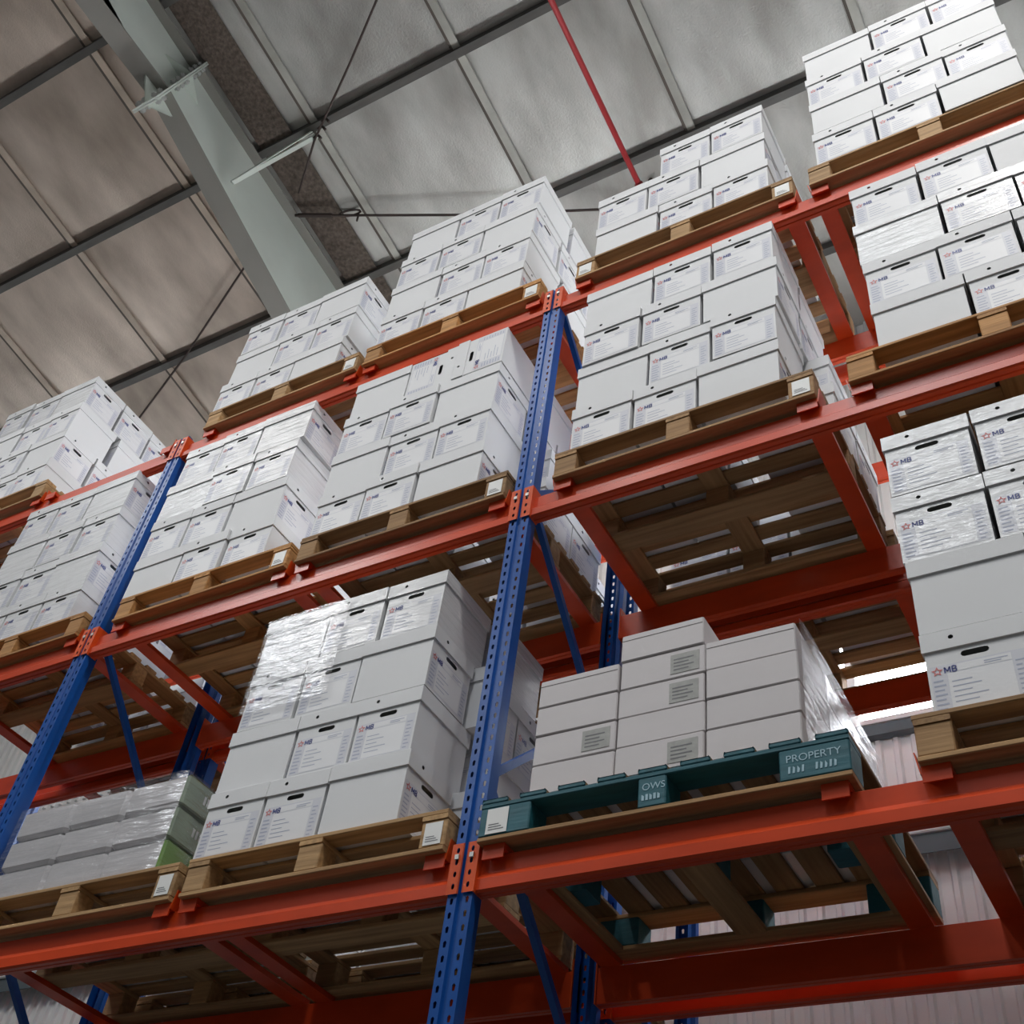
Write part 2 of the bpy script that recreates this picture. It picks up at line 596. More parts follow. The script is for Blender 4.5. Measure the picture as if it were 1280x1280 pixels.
mbp = MB()
mbp.box(-0.13, 0.13, -0.007, 0.007, -0.53, 0.53, STEEL)
plate_m = mbp.mesh('splice_plate')
for dy in (-0.0085, 0.0085):
    obj('splice_plate', plate_m, raf, on_plate(0, dy, 0), (TH, 0, 0))
bolt_m = MB()
bolt_m.tube([(0, -0.05, 0), (0, 0.05, 0)], 0.016, BOLT, 6)
bolt_m.tube([(0, -0.04, 0), (0, -0.022, 0)], 0.028, BOLT, 6)
bolt_m.tube([(0, 0.022, 0), (0, 0.04, 0)], 0.028, BOLT, 6)
bolt_m = bolt_m.mesh('bolt')
for zz in (-0.46, -0.36, -0.10, -0.01, 0.08, 0.24, 0.33, 0.42):
    for sx in (-0.085, 0.085):
        obj('bolt', bolt_m, raf, on_plate(sx, 0, zz), (TH, 0, 0))
for zz, below in ((-0.235, True), (0.16, False)):
    for sy in (-1, 1):
        mb = MB()
        if below:
            for q in (-0.006, 0.006):
                mb.face([(q, sy * 0.017, 0), (q, sy * 0.22, 0.0), (q, sy * 0.017, -0.26)], STEEL)
        else:
            for q in (-0.006, 0.006):
                mb.face([(0.006, sy * 0.017, q), (0.006, sy * 0.24, q), (0.12, sy * 0.017, q)], STEEL)
        obj('stiffener', mb.mesh('stiffener'), raf, on_plate(0, 0, zz), (TH, 0, 0))

# fly brace from the bottom flange to a purlin
pb0 = (-3.30, -0.30, Z0 + 6.84)
pb1 = (-2.74, -0.16, Z0 + 7.50)
br = thing('fly_brace', 'pale steel angle brace slanting from the rafter to the dark purlin', 'brace')
for off, nm in (((0, 0, 0), 'angle_leg'), ((0, 0.06, 0.02), 'angle_leg')):
    mb = MB()
    a = Vector(pb0) + Vector(off) * 0.2
    b = Vector(pb1) + Vector(off)
    d = (b - a).normalized()
    s1 = d.cross(Vector((0, 1, 0))).normalized() * 0.022
    s2 = Vector((0, 0.004, 0)) if off[1] == 0 else Vector((0, 0.018, 0))
    vs = [a + s1 - s2, a - s1 - s2, b - s1 - s2, b + s1 - s2, a + s1 + s2, a - s1 + s2, b - s1 + s2, b + s1 + s2]
    i = len(mb.v)
    mb.v += [tuple(v) for v in vs]
    k = mb.mi(STEEL)
    for q in ((0, 1, 2, 3), (7, 6, 5, 4), (0, 4, 5, 1), (1, 5, 6, 2), (2, 6, 7, 3), (3, 7, 4, 0)):
        mb.f.append(tuple(i + e for e in q))
        mb.m.append(k)
    obj(nm, mb.mesh(nm), br)

# bracing cables under the roof
def cable(name, label, pts, r=0.011):
    mb = MB()
    mb.tube(pts, r, CABLE, 6)
    return tag(obj(name, mb.mesh(name)), label, 'cable')


def on_roof(x, y, drop=0.15):
    return (x, y, roof_z(y) - drop)


c1 = cable('bracing_cable', 'dark diagonal cable crossing the ceiling and passing behind the rafter', [on_roof(-0.9, -1.3), on_roof(-2.10, -0.50, 0.14), on_roof(-2.75, -0.09), on_roof(-3.18, 0.26, 0.12)])
mb = MB()
for k, (x, y) in enumerate(((-2.55, -0.21), (-2.7, -0.12), (-2.62, -0.17))):
    mb.tube([on_roof(x - .04, y + .01, 0.15), on_roof(x, y, 0.13), on_roof(x + .03, y + .03, 0.17)], 0.014, CABLE, 5)
kn = obj('cable_knot', mb.mesh('cable_knot'), c1)
cable('bracing_cable', 'thin dark cable slanting down over the brownish ceiling left of the rafter', [on_roof(-4.05, 0.62), on_roof(-5.3, 1.2, 0.15), on_roof(-6.55, 1.72), on_roof(-7.6, 2.2)])
c2 = cable('bracing_cable', 'near-level dark cable with a tied loop right of the rafter', [on_roof(-3.33, 0.42, 0.14), on_roof(-2.9, 0.60, 0.15), on_roof(-1.8, 1.06, 0.18), on_roof(-0.62, 1.53, 0.16), on_roof(-0.1, 1.75, 0.16)], 0.012)
mb = MB()
lp = []
for k in range(13):
    t = k / 12 * 2 * math.pi
    lp.append((-2.86 + 0.10 * math.cos(t), 0.63 + 0.03 * math.cos(t), roof_z(0.62) - 0.13 + 0.05 * math.sin(t) + 0.04))
mb.tube(lp, 0.010, CABLE, 5, False)
mb.tube([(-2.77, 0.66, roof_z(0.62) - 0.13), (-2.76, 0.66, roof_z(0.62) - 0.25)], 0.010, CABLE, 5)
mb.tube([on_roof(-3.30, 0.43, 0.14), on_roof(-3.0, 0.56, 0.145)], 0.02, CABLE, 6)
obj('cable_loop', mb.mesh('cable_loop'), c2)

# sprinkler pipe
sp = thing('sprinkler_pipe', 'dark red sprinkler pipe ending above the boxes under the ceiling', 'pipe')
PX = -0.27


def pipe_z(y):
    return roof_z(y) - 0.33


mb = MB()
mb.tube([(PX, -7.5, pipe_z(-7.5)), (PX, 1.33, pipe_z(1.33))], 0.024, PIPE, 10)
obj('pipe', mb.mesh('pipe', True), sp)
mb = MB()
mb.tube([(PX, 1.33, pipe_z(1.33)), (PX, 1.41, pipe_z(1.41))], 0.036, PIPE, 10)
mb.tube([(PX, 1.38, pipe_z(1.38) - 0.03), (PX, 1.38, pipe_z(1.38) - 0.07)], 0.014, BOLT, 8)
obj('end_cap', mb.mesh('end_cap', True), sp)
mb = MB()
mb.tube([(PX, 1.36, pipe_z(1.36)), (PX + 0.03, 1.50, roof_z(1.50) - 0.06)], 0.008, CABLE, 6)
mb.tube([(PX + 0.03, 1.50, roof_z(1.50) - 0.10), (PX + 0.03, 1.50, roof_z(1.5) + 0.02)], 0.026, CABLE, 8)
obj('hanger', mb.mesh('hanger'), sp)

# lamps out of view: housings
for i, p in enumerate(HIGH_BAYS):
    hb = thing('high_bay_lamp', 'dark high bay lamp over the aisle, %s from the left' % ('first', 'second', 'third', 'fourth')[i], 'lamp', p)
    mb = MB()
    mb.tube([(0, 0, 0.0), (0, 0, 0.16)], 0.24, LAMPB, 16)
    mb.tube([(0, 0, 0.16), (0, 0, 0.34)], 0.12, LAMPB, 12)
    obj('housing', mb.mesh('housing'), hb)
    mb = MB()
    mb.tube([(0, 0, 0.34), (0, 0, roof_z(p[1]) - p[2])], 0.01, CABLE, 6)
    obj('rod', mb.mesh('rod'), hb)

# ------------------------------------------------------------------ racking
BAY = 2.75
H = [Z0, Z0 + 1.795, Z0 + 3.392]
POSTS = [-5.5, -2.75, 0.0, 2.75]
YF1, YR1 = 0.012, 0.90         # front rack: face of the front beam, of the rear beam
YF2, YR2 = 1.06, 1.925          # second rack behind
TOPZ = H[2] + 0.205


def post_mesh():
    """perforated upright: front face with two columns of holes and a raised middle rib, deep sides"""
    mb = MB()
    hw = 0.05
    pitch = 0.05
    n = int(TOPZ / pitch)
    def face2d(xa, xb, y):
        k = 0
        while k < n:
            z0, z1 = k * pitch, (k + 1) * pitch
            if k == n - 1:
                z1 = TOPZ
            cx = (xa + xb) / 2
            hole = [(cx - 0.0065, z0 + 0.034), (cx - 0.0045, z0 + 0.016), (cx + 0.0045, z0 + 0.016), (cx + 0.0065, z0 + 0.034), (cx, z0 + 0.040)]
            if z0 > 2.0:
                mb.holed([(xa, z0), (xb, z0), (xb, z1), (xa, z1)], [hole], lambda a, b: (a, y, b), BLUE)
            else:
                mb.face([(xa, y, z0), (xb, y, z0), (xb, y, z1), (xa, y, z1)], BLUE)
            k += 1
    face2d(-hw, -0.012, 0.0)
    face2d(0.012, hw, 0.0)
    # rib (recessed middle groove with lips)
    for pts in ([(-0.012, 0.0), (-0.008, 0.010)], [(-0.008, 0.010), (0.008, 0.010)], [(0.008, 0.010), (0.012, 0.0)],
                [(-hw, 0.0), (-hw, 0.035)], [(hw, 0.0), (hw, 0.035)],
                [(-hw, 0.035), (-hw + 0.018, 0.045)], [(hw, 0.035), (hw - 0.018, 0.045)],
                [(-hw + 0.018, 0.045), (-hw + 0.018, 0.085)], [(hw - 0.018, 0.045), (hw - 0.018, 0.085)]):
        (xa, ya), (xb, yb) = pts
        mb.face([(xa, ya, 0), (xb, yb, 0), (xb, yb, TOPZ), (xa, ya, TOPZ)], BLUE)
    mb.box(-0.08, 0.08, -0.02, 0.11, 0, 0.012, BLUE)
    return mb.mesh('post')


PM = post_mesh()


def bar_between(mb, a, b, w, t, material):
    a, b = Vector(a), Vector(b)
    d = (b - a).normalized()
    s = d.cross(Vector((1, 0, 0))).normalized() * (w / 2)
    x = Vector((t / 2, 0, 0))
    vs = [a - s - x, a + s - x, b + s - x, b - s - x, a - s + x, a + s + x, b + s + x, b - s + x]
    i = len(mb.v)
    mb.v += [tuple(v) for v in vs]
    k = mb.mi(material)
    for q in ((0, 1, 2, 3), (7, 6, 5, 4), (0, 4, 5, 1), (1, 5, 6, 2), (2, 6, 7, 3), (3, 7, 4, 0)):
        mb.f.append(tuple(i + e for e in q))
        mb.m.append(k)


def brace_meshes():
    out = []
    segs = []
    # zigzag: front points, back points
    zf = [0.25, 1.75, 3.20, 3.62, 5.38, 5.62, 6.95]
    seq = [(0.10, 0.4, 0.80, 1.1), (0.80, 1.2, 0.10, 1.9), (0.10, 2.0, 0.80, 2.75), (0.10, 3.95, 0.80, 3.33), (0.08, 4.02, 0.80, 4.72),
           (0.10, 5.47, 0.80, 4.80), (0.10, 5.55, 0.80, 6.25), (0.10, 7.02, 0.80, 6.35)]
    for (ya, za, yb, zb) in seq:
        mb = MB()
        bar_between(mb, (0, ya, za), (0, yb, zb), 0.032, 0.028, BLUE)
        out.append(mb.mesh('brace'))
    return out


BRM = brace_meshes()
POSTNAME = {-5.5: 'fourth from right, at the far left', -2.75: 'at the left of the photo', 0.0: 'in the middle of the photo', 2.75: 'just off the right edge'}
for x in POSTS:
    for (y0, y1, nm) in ((0.0, 0.995, 'front'), (1.06, 1.945, 'back')):
        fr = thing('rack_frame', ('blue perforated upright frame of the %s rack, %s' % (nm, POSTNAME[x])), 'rack frame', (x, y0, 0), (0, 0, 0), 'blue upright frames')
        obj('post', PM, fr)
        obj('post', PM, fr, (0, y1 - y0 - 0.02, 0), (0, 0, math.pi))
        for bm_ in BRM:
            obj('brace', bm_, fr)


def beam_body(length):
    mb = MB()
    # step beam section (y, z): lower lip proud, sloped ledge, upper face set back
    prof = [(0.0, 0.008), (0.0, 0.048), (0.020, 0.074), (0.020, 0.138), (0.024, 0.142), (0.052, 0.142), (0.052, 0.0), (0.034, 0.0), (0.030, 0.005), (0.026, 0.0), (0.008, 0.0)]
    mb.extrude(prof, 0, length, RED, 'x')
    return mb.mesh('beam_rail')


def connector(side):
    """end plate wrapped on to the post face; side=+1 sits at the beam's left end"""
    mb = MB()
    xa, xb = (0.010, 0.050) if side > 0 else (-0.050, -0.010)
    holes = []
    for k in range(4):
        holes.append(rslot(0, 0, 0.0, 0.0) if False else ellipse((xa + xb) / 2, 0.028 + 0.045 * k, 0.0065, 0.011, 8))
    mb.holed([(xa, 0.0), (xb, 0.0), (xb, 0.19), (xa, 0.19)], holes, lambda a, b: (a, -0.008, b), REDD)
    xe = 0.05 * side
    mb.box(min(xe, xe + 0.006 * side), max(xe, xe + 0.006 * side), -0.008, 0.062, 0.0, 0.19, REDD)
    xi = xa if side > 0 else xb
    mb.box(xi - 0.0015, xi + 0.0015, -0.008, -0.003, 0.0, 0.19, REDD)
    # safety pin
    mb.box((xa + xb) / 2 - 0.008, (xa + xb) / 2 + 0.008, -0.014, -0.008, 0.128, 0.146, BOLT)
    return mb.mesh('end_connector')


BB = beam_body(BAY - 0.112)
CL, CR = connector(+1), connector(-1)
BAYNAME = ['far-left', 'left-hand', 'right-hand']
LEVN = ['lowest', 'middle', 'top']
BAYX = {0: 'left of the left blue post', 1: 'between the two blue posts', 2: 'right of the middle blue post'}
for li, z in enumerate(H):
    for bi in range(3):
        x = POSTS[bi]
        for (yy, flip, nm) in ((0.0, 0, 'front'), (0.975, 1, 'rear'), (1.06, 0, 'front'), (1.925, 1, 'rear')):
            rk = 'front rack' if yy < 1 else 'back rack'
            lab = '%s %s beam, %s level of %s, %s' % (('glossy orange-red' if nm == 'front' and yy < 1 else 'dark orange-red'), nm, LEVN[li], rk, BAYX[bi])
            if not flip:
                b = thing('rack_beam', lab, 'beam', (x, yy, z), (0, 0, 0), 'orange-red rack beams')
            else:
                b = thing('rack_beam', lab, 'beam', (x + BAY, yy, z), (0, 0, math.pi), 'orange-red rack beams')
            obj('beam_rail', BB, b, (0.056, 0.004, 0))
            obj('end_connector', CL, b)
            obj('end_connector', CR, b, (BAY, 0, 0))


# ------------------------------------------------------------------ pallets
PH = 0.165
PD = 1.0


def plank(l, w, t, material=WOOD):
    mb = MB()
    c = 0.003
    mb.extrude([(0, c), (0, t - c), (c, t), (w - c, t), (w, t - c), (w, c), (w - c, 0), (c, 0)], 0, l, material, 'x')
    return mb.mesh('plank')


PLK = {}


def pk(l, w, t, material=WOOD):
    key = (round(l, 3), round(w, 3), round(t, 3), material.name)
    if key not in PLK:
        PLK[key] = plank(l, w, t, material)
    return PLK[key]


def block_mesh(w, d, h, material=WOOD):
    key = ('b', round(w, 3), round(d, 3), round(h, 3), material.name)
    if key not in PLK:
        mb = MB()
        mb.cbox(0, w, 0, d, 0, h, 0.004, material)
        PLK[key] = mb.mesh('block')
    return PLK[key]


STK = {}


def sticker_mesh(w, h):
    key = (w, h)
    if key not in STK:
        mb = MB()
        mb.box(0, w, -0.0015, 0, 0, h, STICK)
        for k in range(3):
            mb.face([(w * 0.12, -0.002, h * (0.14 + 0.1 * k)), (w * (0.85 - 0.12 * k), -0.002, h * (0.14 + 0.1 * k)), (w * (0.85 - 0.12 * k), -0.002, h * (0.18 + 0.1 * k)), (w * 0.12, -0.002, h * (0.18 + 0.1 * k))], INK)
        STK[key] = mb.mesh('sticker')
    return STK[key]


def text_obj(name, s, size, parent, loc, material):
    cu = bpy.data.curves.new(name, 'FONT')
    cu.body = s
    cu.size = size
    cu.align_x = 'LEFT'
    o = bpy.data.objects.new(name, cu)
    COL.objects.link(o)
    dg = bpy.context.evaluated_depsgraph_get()
    me = bpy.data.meshes.new_from_object(o.evaluated_get(dg))
    me.materials.clear()
    me.materials.append(material)
    bpy.data.objects.remove(o)
    return obj(name, me, parent, loc, (math.pi / 2, 0, 0))


def wooden_pallet(x, y, z, L, label, color, stickers=(), rnd_=None):
    """block pallet: 8 deck boards along x, 3 stringers along y, 9 blocks, 3 bottom boards along x"""
    rr = random.Random(int(abs(x * 100) + z * 1000))
    p = thing('wooden_pallet', label, 'pallet', (x, y, z), (0, 0, rr.uniform(-.001, .001)), 'wooden pallets on the racks')
    t = 0.019
    bw = 0.086
    def col():
        g = rr.uniform(0.78, 1.15)
        return (color[0] * g, color[1] * g, color[2] * g, 1)
    for yy, w in ((0.0, 0.10), (PD / 2 - 0.06, 0.12), (PD - 0.10, 0.10)):
        obj('bottom_board', pk(L, w, t), p, (0, yy, 0), (0, 0, 0), col())
    bh = PH - 3 * t
    for xi, xx in enumerate((0.0, L / 2 - 0.055, L - 0.11)):
        for yi, yy in enumerate((0.0, PD / 2 - 0.05, PD - 0.10)):
            b = obj('block', block_mesh(0.11, 0.10, bh), p, (xx, yy + (0.004 if yi == 0 else 0), t), (0, 0, 0), col())
            if yi == 0 and xi in stickers:
                obj('sticker', sticker_mesh(0.075, bh * 0.82), b, (0.018, -0.001, bh * 0.08))
        obj('stringer_board', pk(PD, 0.11, t), p, (xx + 0.11, 0, t + bh), (0, 0, math.pi / 2), col())
    n = 8
    ws = (PD - n * bw) / (n - 1)
    for k in range(n):
        obj('deck_board', pk(L, bw, t), p, (rr.uniform(-.004, .004), k * (bw + ws), 2 * t + bh), (0, 0, 0), col())
    return p


def teal_pallet(x, y, z, L, label):
    p = thing('teal_pallet', label, 'pallet', (x, y, z))
    t = 0.018
    bh = PH - 3 * t
    wc = (0.8, 0.75, 0.7, 1)
    for yy in (0.0, PD - 0.12):
        obj('bottom_board', pk(L, 0.12, t), p, (0, yy, 0), (0, 0, 0), wc)
    for xx in (0.14, L / 2 + 0.06, L):
        obj('bottom_board', pk(PD - 0.24, 0.14 if xx != L / 2 + 0.06 else 0.12, t), p, (xx, 0.12, 0), (0, 0, math.pi / 2), wc)
    blocks = ((0.0, 0.20), (L / 2 - 0.05, 0.10), (L - 0.225, 0.225))
    for yi, yy in enumerate((0.0, PD / 2 - 0.06, PD - 0.12)):
        for xi, (xx, bw) in enumerate(blocks):
            b = obj('block', block_mesh(bw, 0.12, bh, TEAL), p, (xx, yy, t))
            if yi == 0:
                if xi == 0:
                    obj('sticker', sticker_mesh(0.085, bh * 0.88), b, (0.03, -0.001, 0.006))
                elif xi == 1:
                    text_obj('stencil_lettering', 'OWS', 0.036, b, (0.015, -0.0015, bh * 0.56), TEALINK)
                    mb = MB()
                    for q in range(5):
                        mb.face([(0.015 + q * 0.014, -0.0015, bh * 0.22), (0.024 + q * 0.014, -0.0015, bh * 0.22), (0.024 + q * 0.014, -0.0015, bh * (0.42 if q % 2 else 0.36)), (0.015 + q * 0.014, -0.0015, bh * 0.42)], TEALINK)
                    obj('stencil_marks', mb.mesh('stencil_marks'), b)
                else:
                    text_obj('stencil_lettering', 'PROPERTY', 0.037, b, (0.022, -0.0015, bh * 0.56), TEALINK)
                    mb = MB()
                    for q in (0, 1, 2, 3, 6, 7, 8, 9, 10):
                        a = 0.028 + q * 0.0145
                        mb.face([(a, -0.0015, bh * 0.2), (a + 0.007, -0.0015, bh * 0.2), (a + 0.009, -0.0015, bh * (0.42 - 0.05 * (q % 3))), (a + 0.002, -0.0015, bh * 0.42)], TEALINK)
                    obj('stencil_marks', mb.mesh('stencil_marks'), b)
        obj('stringer_board', pk(L, 0.12, t, TEAL if yi == 0 else WOOD), p, (0, yy, t + bh), (0, 0, 0), (1, 1, 1, 1) if yi == 0 else wc)
    n = 9
    bw = 0.105
    gp = (L - n * bw) / (n - 1)
    for k in range(n):
        d_ = obj('deck_board', pk(PD - 0.004, bw, t), p, (k * (bw + gp) + bw, 0.004, 2 * t + bh), (0, 0, math.pi / 2), (0.6, 0.55, 0.5, 1))
        obj('painted_end', block_mesh(0.004, bw, t, TEAL), d_, (-0.004, 0, 0))
    return p


def support_mesh(side, tab=True):
    """shallow channel across front and rear beam with a bent-up end tab"""
    mb = MB()
    w = 0.085
    mb.extrude([(0, 0.0), (0, 0.023), (0.004, 0.023), (0.004, 0.004), (w - 0.004, 0.004), (w - 0.004, 0.023), (w, 0.023), (w, 0.0)], 0, 0.93, RED, 'y')
    # front end block and tab
    mb.box(0, w, -0.006, 0.0, -0.03, 0.024, RED)
    if tab:
        xt = w if side > 0 else 0
        x2 = xt + 0.012 * side
        mb.face([(xt, -0.006, -0.002), (xt, 0.075, -0.002), (x2, 0.075, 0.075), (x2, -0.006, 0.075)], REDD)
        mb.face([(xt + 0.004 * side, -0.006, -0.002), (xt + 0.004 * side, 0.075, -0.002), (x2 + 0.004 * side, 0.075, 0.075), (x2 + 0.004 * side, -0.006, 0.075)], REDD)
        mb.face([(xt, -0.006, -0.002), (xt + 0.004 * side, -0.006, -0.002), (x2 + 0.004 * side, -0.006, 0.075), (x2, -0.006, 0.075)], REDD)
    # rear lip
    mb.box(0, w, 0.93, 0.936, -0.03, 0.024, RED)
    return mb.mesh('support_bar')


SBL, SBR, SB0 = support_mesh(-1), support_mesh(+1), support_mesh(1, False)


def supports(x, L, li, y, where, tab=True):
    z = H[li] + 0.142
    for side, xx, me in ((-1, x + 0.0, SBL), (1, x + L - 0.085, SBR)):
        o = obj('support_bar', me if tab else SB0, None, (xx, y, z))
        tag(o, 'orange-red support bar, %s end, %s' % ('left' if side < 0 else 'right', where), 'support bar', 'pallet support bars')


# ------------------------------------------------------------------ archive boxes
BW, BD, BH = 0.316, 0.382, 0.317
EP, SP = 0.319, 0.386


def archive_meshes(card, pw, pg):
    w, d = BW - 0.014, BD - 0.014
    hb = 0.246
    mb = MB()
    slot = rslot(0.0, 0.214, 0.043, 0.011)
    for s in (-1, 1):
        mb.holed([(-w / 2, 0), (w / 2, 0), (w / 2, hb), (-w / 2, hb)], [slot], (lambda a, b, s=s: (a * -s if s > 0 else a, s * d / 2, b)), card)
        mb.face([(s * w / 2, -d / 2, 0), (s * w / 2, d / 2, 0), (s * w / 2, d / 2, hb), (s * w / 2, -d / 2, hb)][::s], card)
    mb.face([(-w / 2, -d / 2, 0), (-w / 2, d / 2, 0), (w / 2, d / 2, 0), (w / 2, -d / 2, 0)], card)
    mb.face([(-w / 2, -d / 2, hb), (w / 2, -d / 2, hb), (w / 2, d / 2, hb), (-w / 2, d / 2, hb)], card)
    body = mb.mesh('box_body')
    mb = MB()
    w2, d2, z0, z1 = BW, BD, hb - 0.004, BH
    c = 0.004
    for s in (-1, 1):
        hole = ellipse(-0.062 * (1 if s < 0 else -1), (z0 + z1) / 2 + 0.004, 0.0085, 0.0085, 8)
        mb.holed([(-w2 / 2, z0), (w2 / 2, z0), (w2 / 2, z1 - c), (-w2 / 2, z1 - c)], [hole], (lambda a, b, s=s: (a, s * d2 / 2, b)), card)
        mb.face([(s * w2 / 2, -d2 / 2, z0), (s * w2 / 2, d2 / 2, z0), (s * w2 / 2, d2 / 2, z1 - c), (s * w2 / 2, -d2 / 2, z1 - c)], card)
        mb.face([(-w2 / 2, s * d2 / 2, z1 - c), (w2 / 2, s * d2 / 2, z1 - c), (w2 / 2 - c, s * (d2 / 2 - c), z1), (-w2 / 2 + c, s * (d2 / 2 - c), z1)], card)
        mb.face([(s * w2 / 2, -d2 / 2, z1 - c), (s * w2 / 2, d2 / 2, z1 - c), (s * (w2 / 2 - c), d2 / 2 - c, z1), (s * (w2 / 2 - c), -d2 / 2 + c, z1)], card)
    mb.face([(-w2 / 2 + c, -d2 / 2 + c, z1), (w2 / 2 - c, -d2 / 2 + c, z1), (w2 / 2 - c, d2 / 2 - c, z1), (-w2 / 2 + c, d2 / 2 - c, z1)], card)
    mb.face([(-w2 / 2, -d2 / 2, z0), (w2 / 2, -d2 / 2, z0), (w2 / 2, d2 / 2, z0), (-w2 / 2, d2 / 2, z0)], card)
    lid = mb.mesh('box_lid')
    # flat print on the end: panels, text lines, star and MB mark
    mb = MB()
    y = -d / 2
    def quad(xa, xb, za, zb, yy, m):
        mb.face([(xa, yy, za), (xb, yy, za), (xb, yy, zb), (xa, yy, zb)], m)
    quad(-0.142, 0.142, 0.012, 0.186, y - 0.0006, pg)
    quad(-0.092, 0.100, 0.016, 0.150, y - 0.0010, pw)
    quad(-0.060, 0.100, 0.154, 0.180, y - 0.0010, pw)
    for k in range(7):
        quad(-0.137, -0.137 + 0.03 + 0.006 * (k % 2), 0.020 + k * 0.0175, 0.026 + k * 0.0175, y - 0.0010, PRT)
    for k in range(8):
        quad(0.108, 0.126 + 0.008 * (k % 2), 0.022 + k * 0.0175, 0.027 + k * 0.0175, y - 0.0010, PRT)
    for k, l in enumerate((0.07, 0.10, 0.055, 0.085, 0.06)):
        quad(-0.082, -0.082 + l, 0.040 + k * 0.019, 0.0435 + k * 0.019, y - 0.0014, PRT)
    for k, l in enumerate((0.05, 0.07)):
        quad(0.02, 0.02 + l, 0.160 + k * 0.008, 0.1635 + k * 0.008, y - 0.0014, PRT)
    lab = mb.mesh('printed_label')
    mb = MB()
    cx, cz, ro, ri = -0.121, 0.164, 0.019, 0.0088
    def star(r1, r2):
        return [(cx + (r1 if k % 2 == 0 else r2) * math.sin(k * math.pi / 5), cz + (r1 if k % 2 == 0 else r2) * math.cos(k * math.pi / 5)) for k in range(10)]
    so, si = star(ro, ri), star(ro * 0.55, ri * 0.55)
    for k in range(10):
        k2 = (k + 1) % 10
        mb.face([(so[k][0], y - 0.0016, so[k][1]), (so[k2][0], y - 0.0016, so[k2][1]), (si[k2][0], y - 0.0016, si[k2][1]), (si[k][0], y - 0.0016, si[k][1])], PRR)
    # letters M and B from strokes
    def stroke(pts, wd=0.0046):
        for (xa, za), (xb, zb) in zip(pts[:-1], pts[1:]):
            dx, dz = xb - xa, zb - za
            l = math.hypot(dx, dz)
            nx, nz = -dz / l * wd / 2, dx / l * wd / 2
            mb.face([(xa + nx, y - 0.0016, za + nz), (xa - nx, y - 0.0016, za - nz), (xb - nx, y - 0.0016, zb - nz), (xb + nx, y - 0.0016, zb + nz)], PRN)
    mx, mz, hh = -0.098, 0.154, 0.021
    stroke([(mx, mz), (mx, mz + hh), (mx + 0.008, mz + 0.005), (mx + 0.016, mz + hh), (mx + 0.016, mz)])
    bx = mx + 0.023
    stroke([(bx, mz), (bx, mz + hh), (bx + 0.009, mz + hh), (bx + 0.012, mz + hh - 0.004), (bx + 0.009, mz + hh / 2), (bx, mz + hh / 2)])
    stroke([(bx + 0.009, mz + hh / 2), (bx + 0.013, mz + 0.005), (bx + 0.009, mz), (bx, mz)])
    logo = mb.mesh('printed_logo')
    return body, lid, lab, logo


AM = {0: archive_meshes(CARD, PRW, PRG), 1: archive_meshes(CARDF, PWF, PGF)}
ROWN = ['bottom', 'second', 'third', 'top']
RNDB = random.Random(11)


def archive_box(x, y, z, yaw, label, wrapped=0, tip=0.0, group='white archive boxes on pallets', back=False):
    b = thing('archive_box', label, 'box', (x, y, z), (0, tip, yaw), group)
    body, lid, lab, logo = AM[wrapped]
    bo = obj('box_body', body, b)
    obj('box_lid', lid, b)
    for rz_ in ((0.0, math.pi) if not back else (0.0,)):
        l = obj('printed_label', lab, bo, (0, 0, 0), (0, 0, rz_))
        obj('printed_logo', logo, bo, (0, 0, 0), (0, 0, rz_))
    return b


def stack(x0, y0, z0, rows, where, wraps=(0, 0, 0, 0), offs=None, full_left=False, skip=(), rear_dx=(0, 0, 0, 0), tops=None):
    """pinwheel rows: 'EES' = two label ends and one long side at the front"""
    n = len(rows)
    for r, pat in enumerate(rows):
        rname = 'only' if n == 1 else (ROWN[r] if r < n - 1 else 'top')
        ox = offs[r] if offs else 0.0
        z = z0 + r * 0.319
        x = x0 + ox
        if pat == 'EES':
            cols = [('E', x + EP / 2), ('E', x + EP * 1.5), ('S', x + 2 * EP + SP / 2)]
        else:
            cols = [('S', x + SP / 2), ('E', x + SP + EP / 2), ('E', x + SP + EP * 1.5)]
        for ci, (t, cx) in enumerate(cols):
            if (r, ci) in skip:
                continue
            place = ('left', 'middle', 'right')[ci]
            nd = 2 if t == 'E' else 3
            for k in range(nd):
                if k > 0 and not (ci == 2 or r == 0 or (full_left and ci == 0)):
                    continue
                j = RNDB.uniform
                if t == 'E':
                    yaw = j(-.006, .006)
                    yc = y0 + BD / 2 + k * (SP + 0.02) + j(-.003, .006)
                else:
                    yaw = math.pi / 2 + j(-.006, .006)
                    yc = y0 + BW / 2 + k * EP + j(-.003, .006)
                if k == 0:
                    yc -= j(0.0, 0.016)
                    lab = 'white box, label end out, %s of %s row, %s' % (place, rname, where)
                    if t == 'S':
                        lab = 'white box, plain side out, %s of %s row, %s' % (place, rname, where)
                else:
                    dn = 'second' if k == 1 else 'third'
                    lab = 'white box %s from front, %s of %s row, %s' % (dn, place, rname, where)
                tip = 0.0
                zc = z
                if tops and (r, ci) in tops and k == 0:
                    tip = tops[(r, ci)]
                    zc = z + BW / 2
                    cx2 = cx - BH / 2 * math.sin(tip)
                    lab = 'white box tipped on its side, %s of %s row, %s' % (place, rname, where)
                    archive_box(cx2, yc, zc, yaw, lab, wraps[r], tip)
                    continue
                archive_box(cx + j(-.004, .004) + (rear_dx[r] if k > 0 and ci == 2 else 0), yc, zc + 0.001, yaw, lab, wraps[r])


TAN = (1.0, 1.0, 1.0)
ORG = (1.05, 0.86, 0.62)
GRY = (0.78, 0.74, 0.70)
PZ = 0.167                                  # pallet underside above a beam level
SZ = PZ + PH + 0.001                        # boxes above a beam level
PYF = -0.03                                 # pallet front

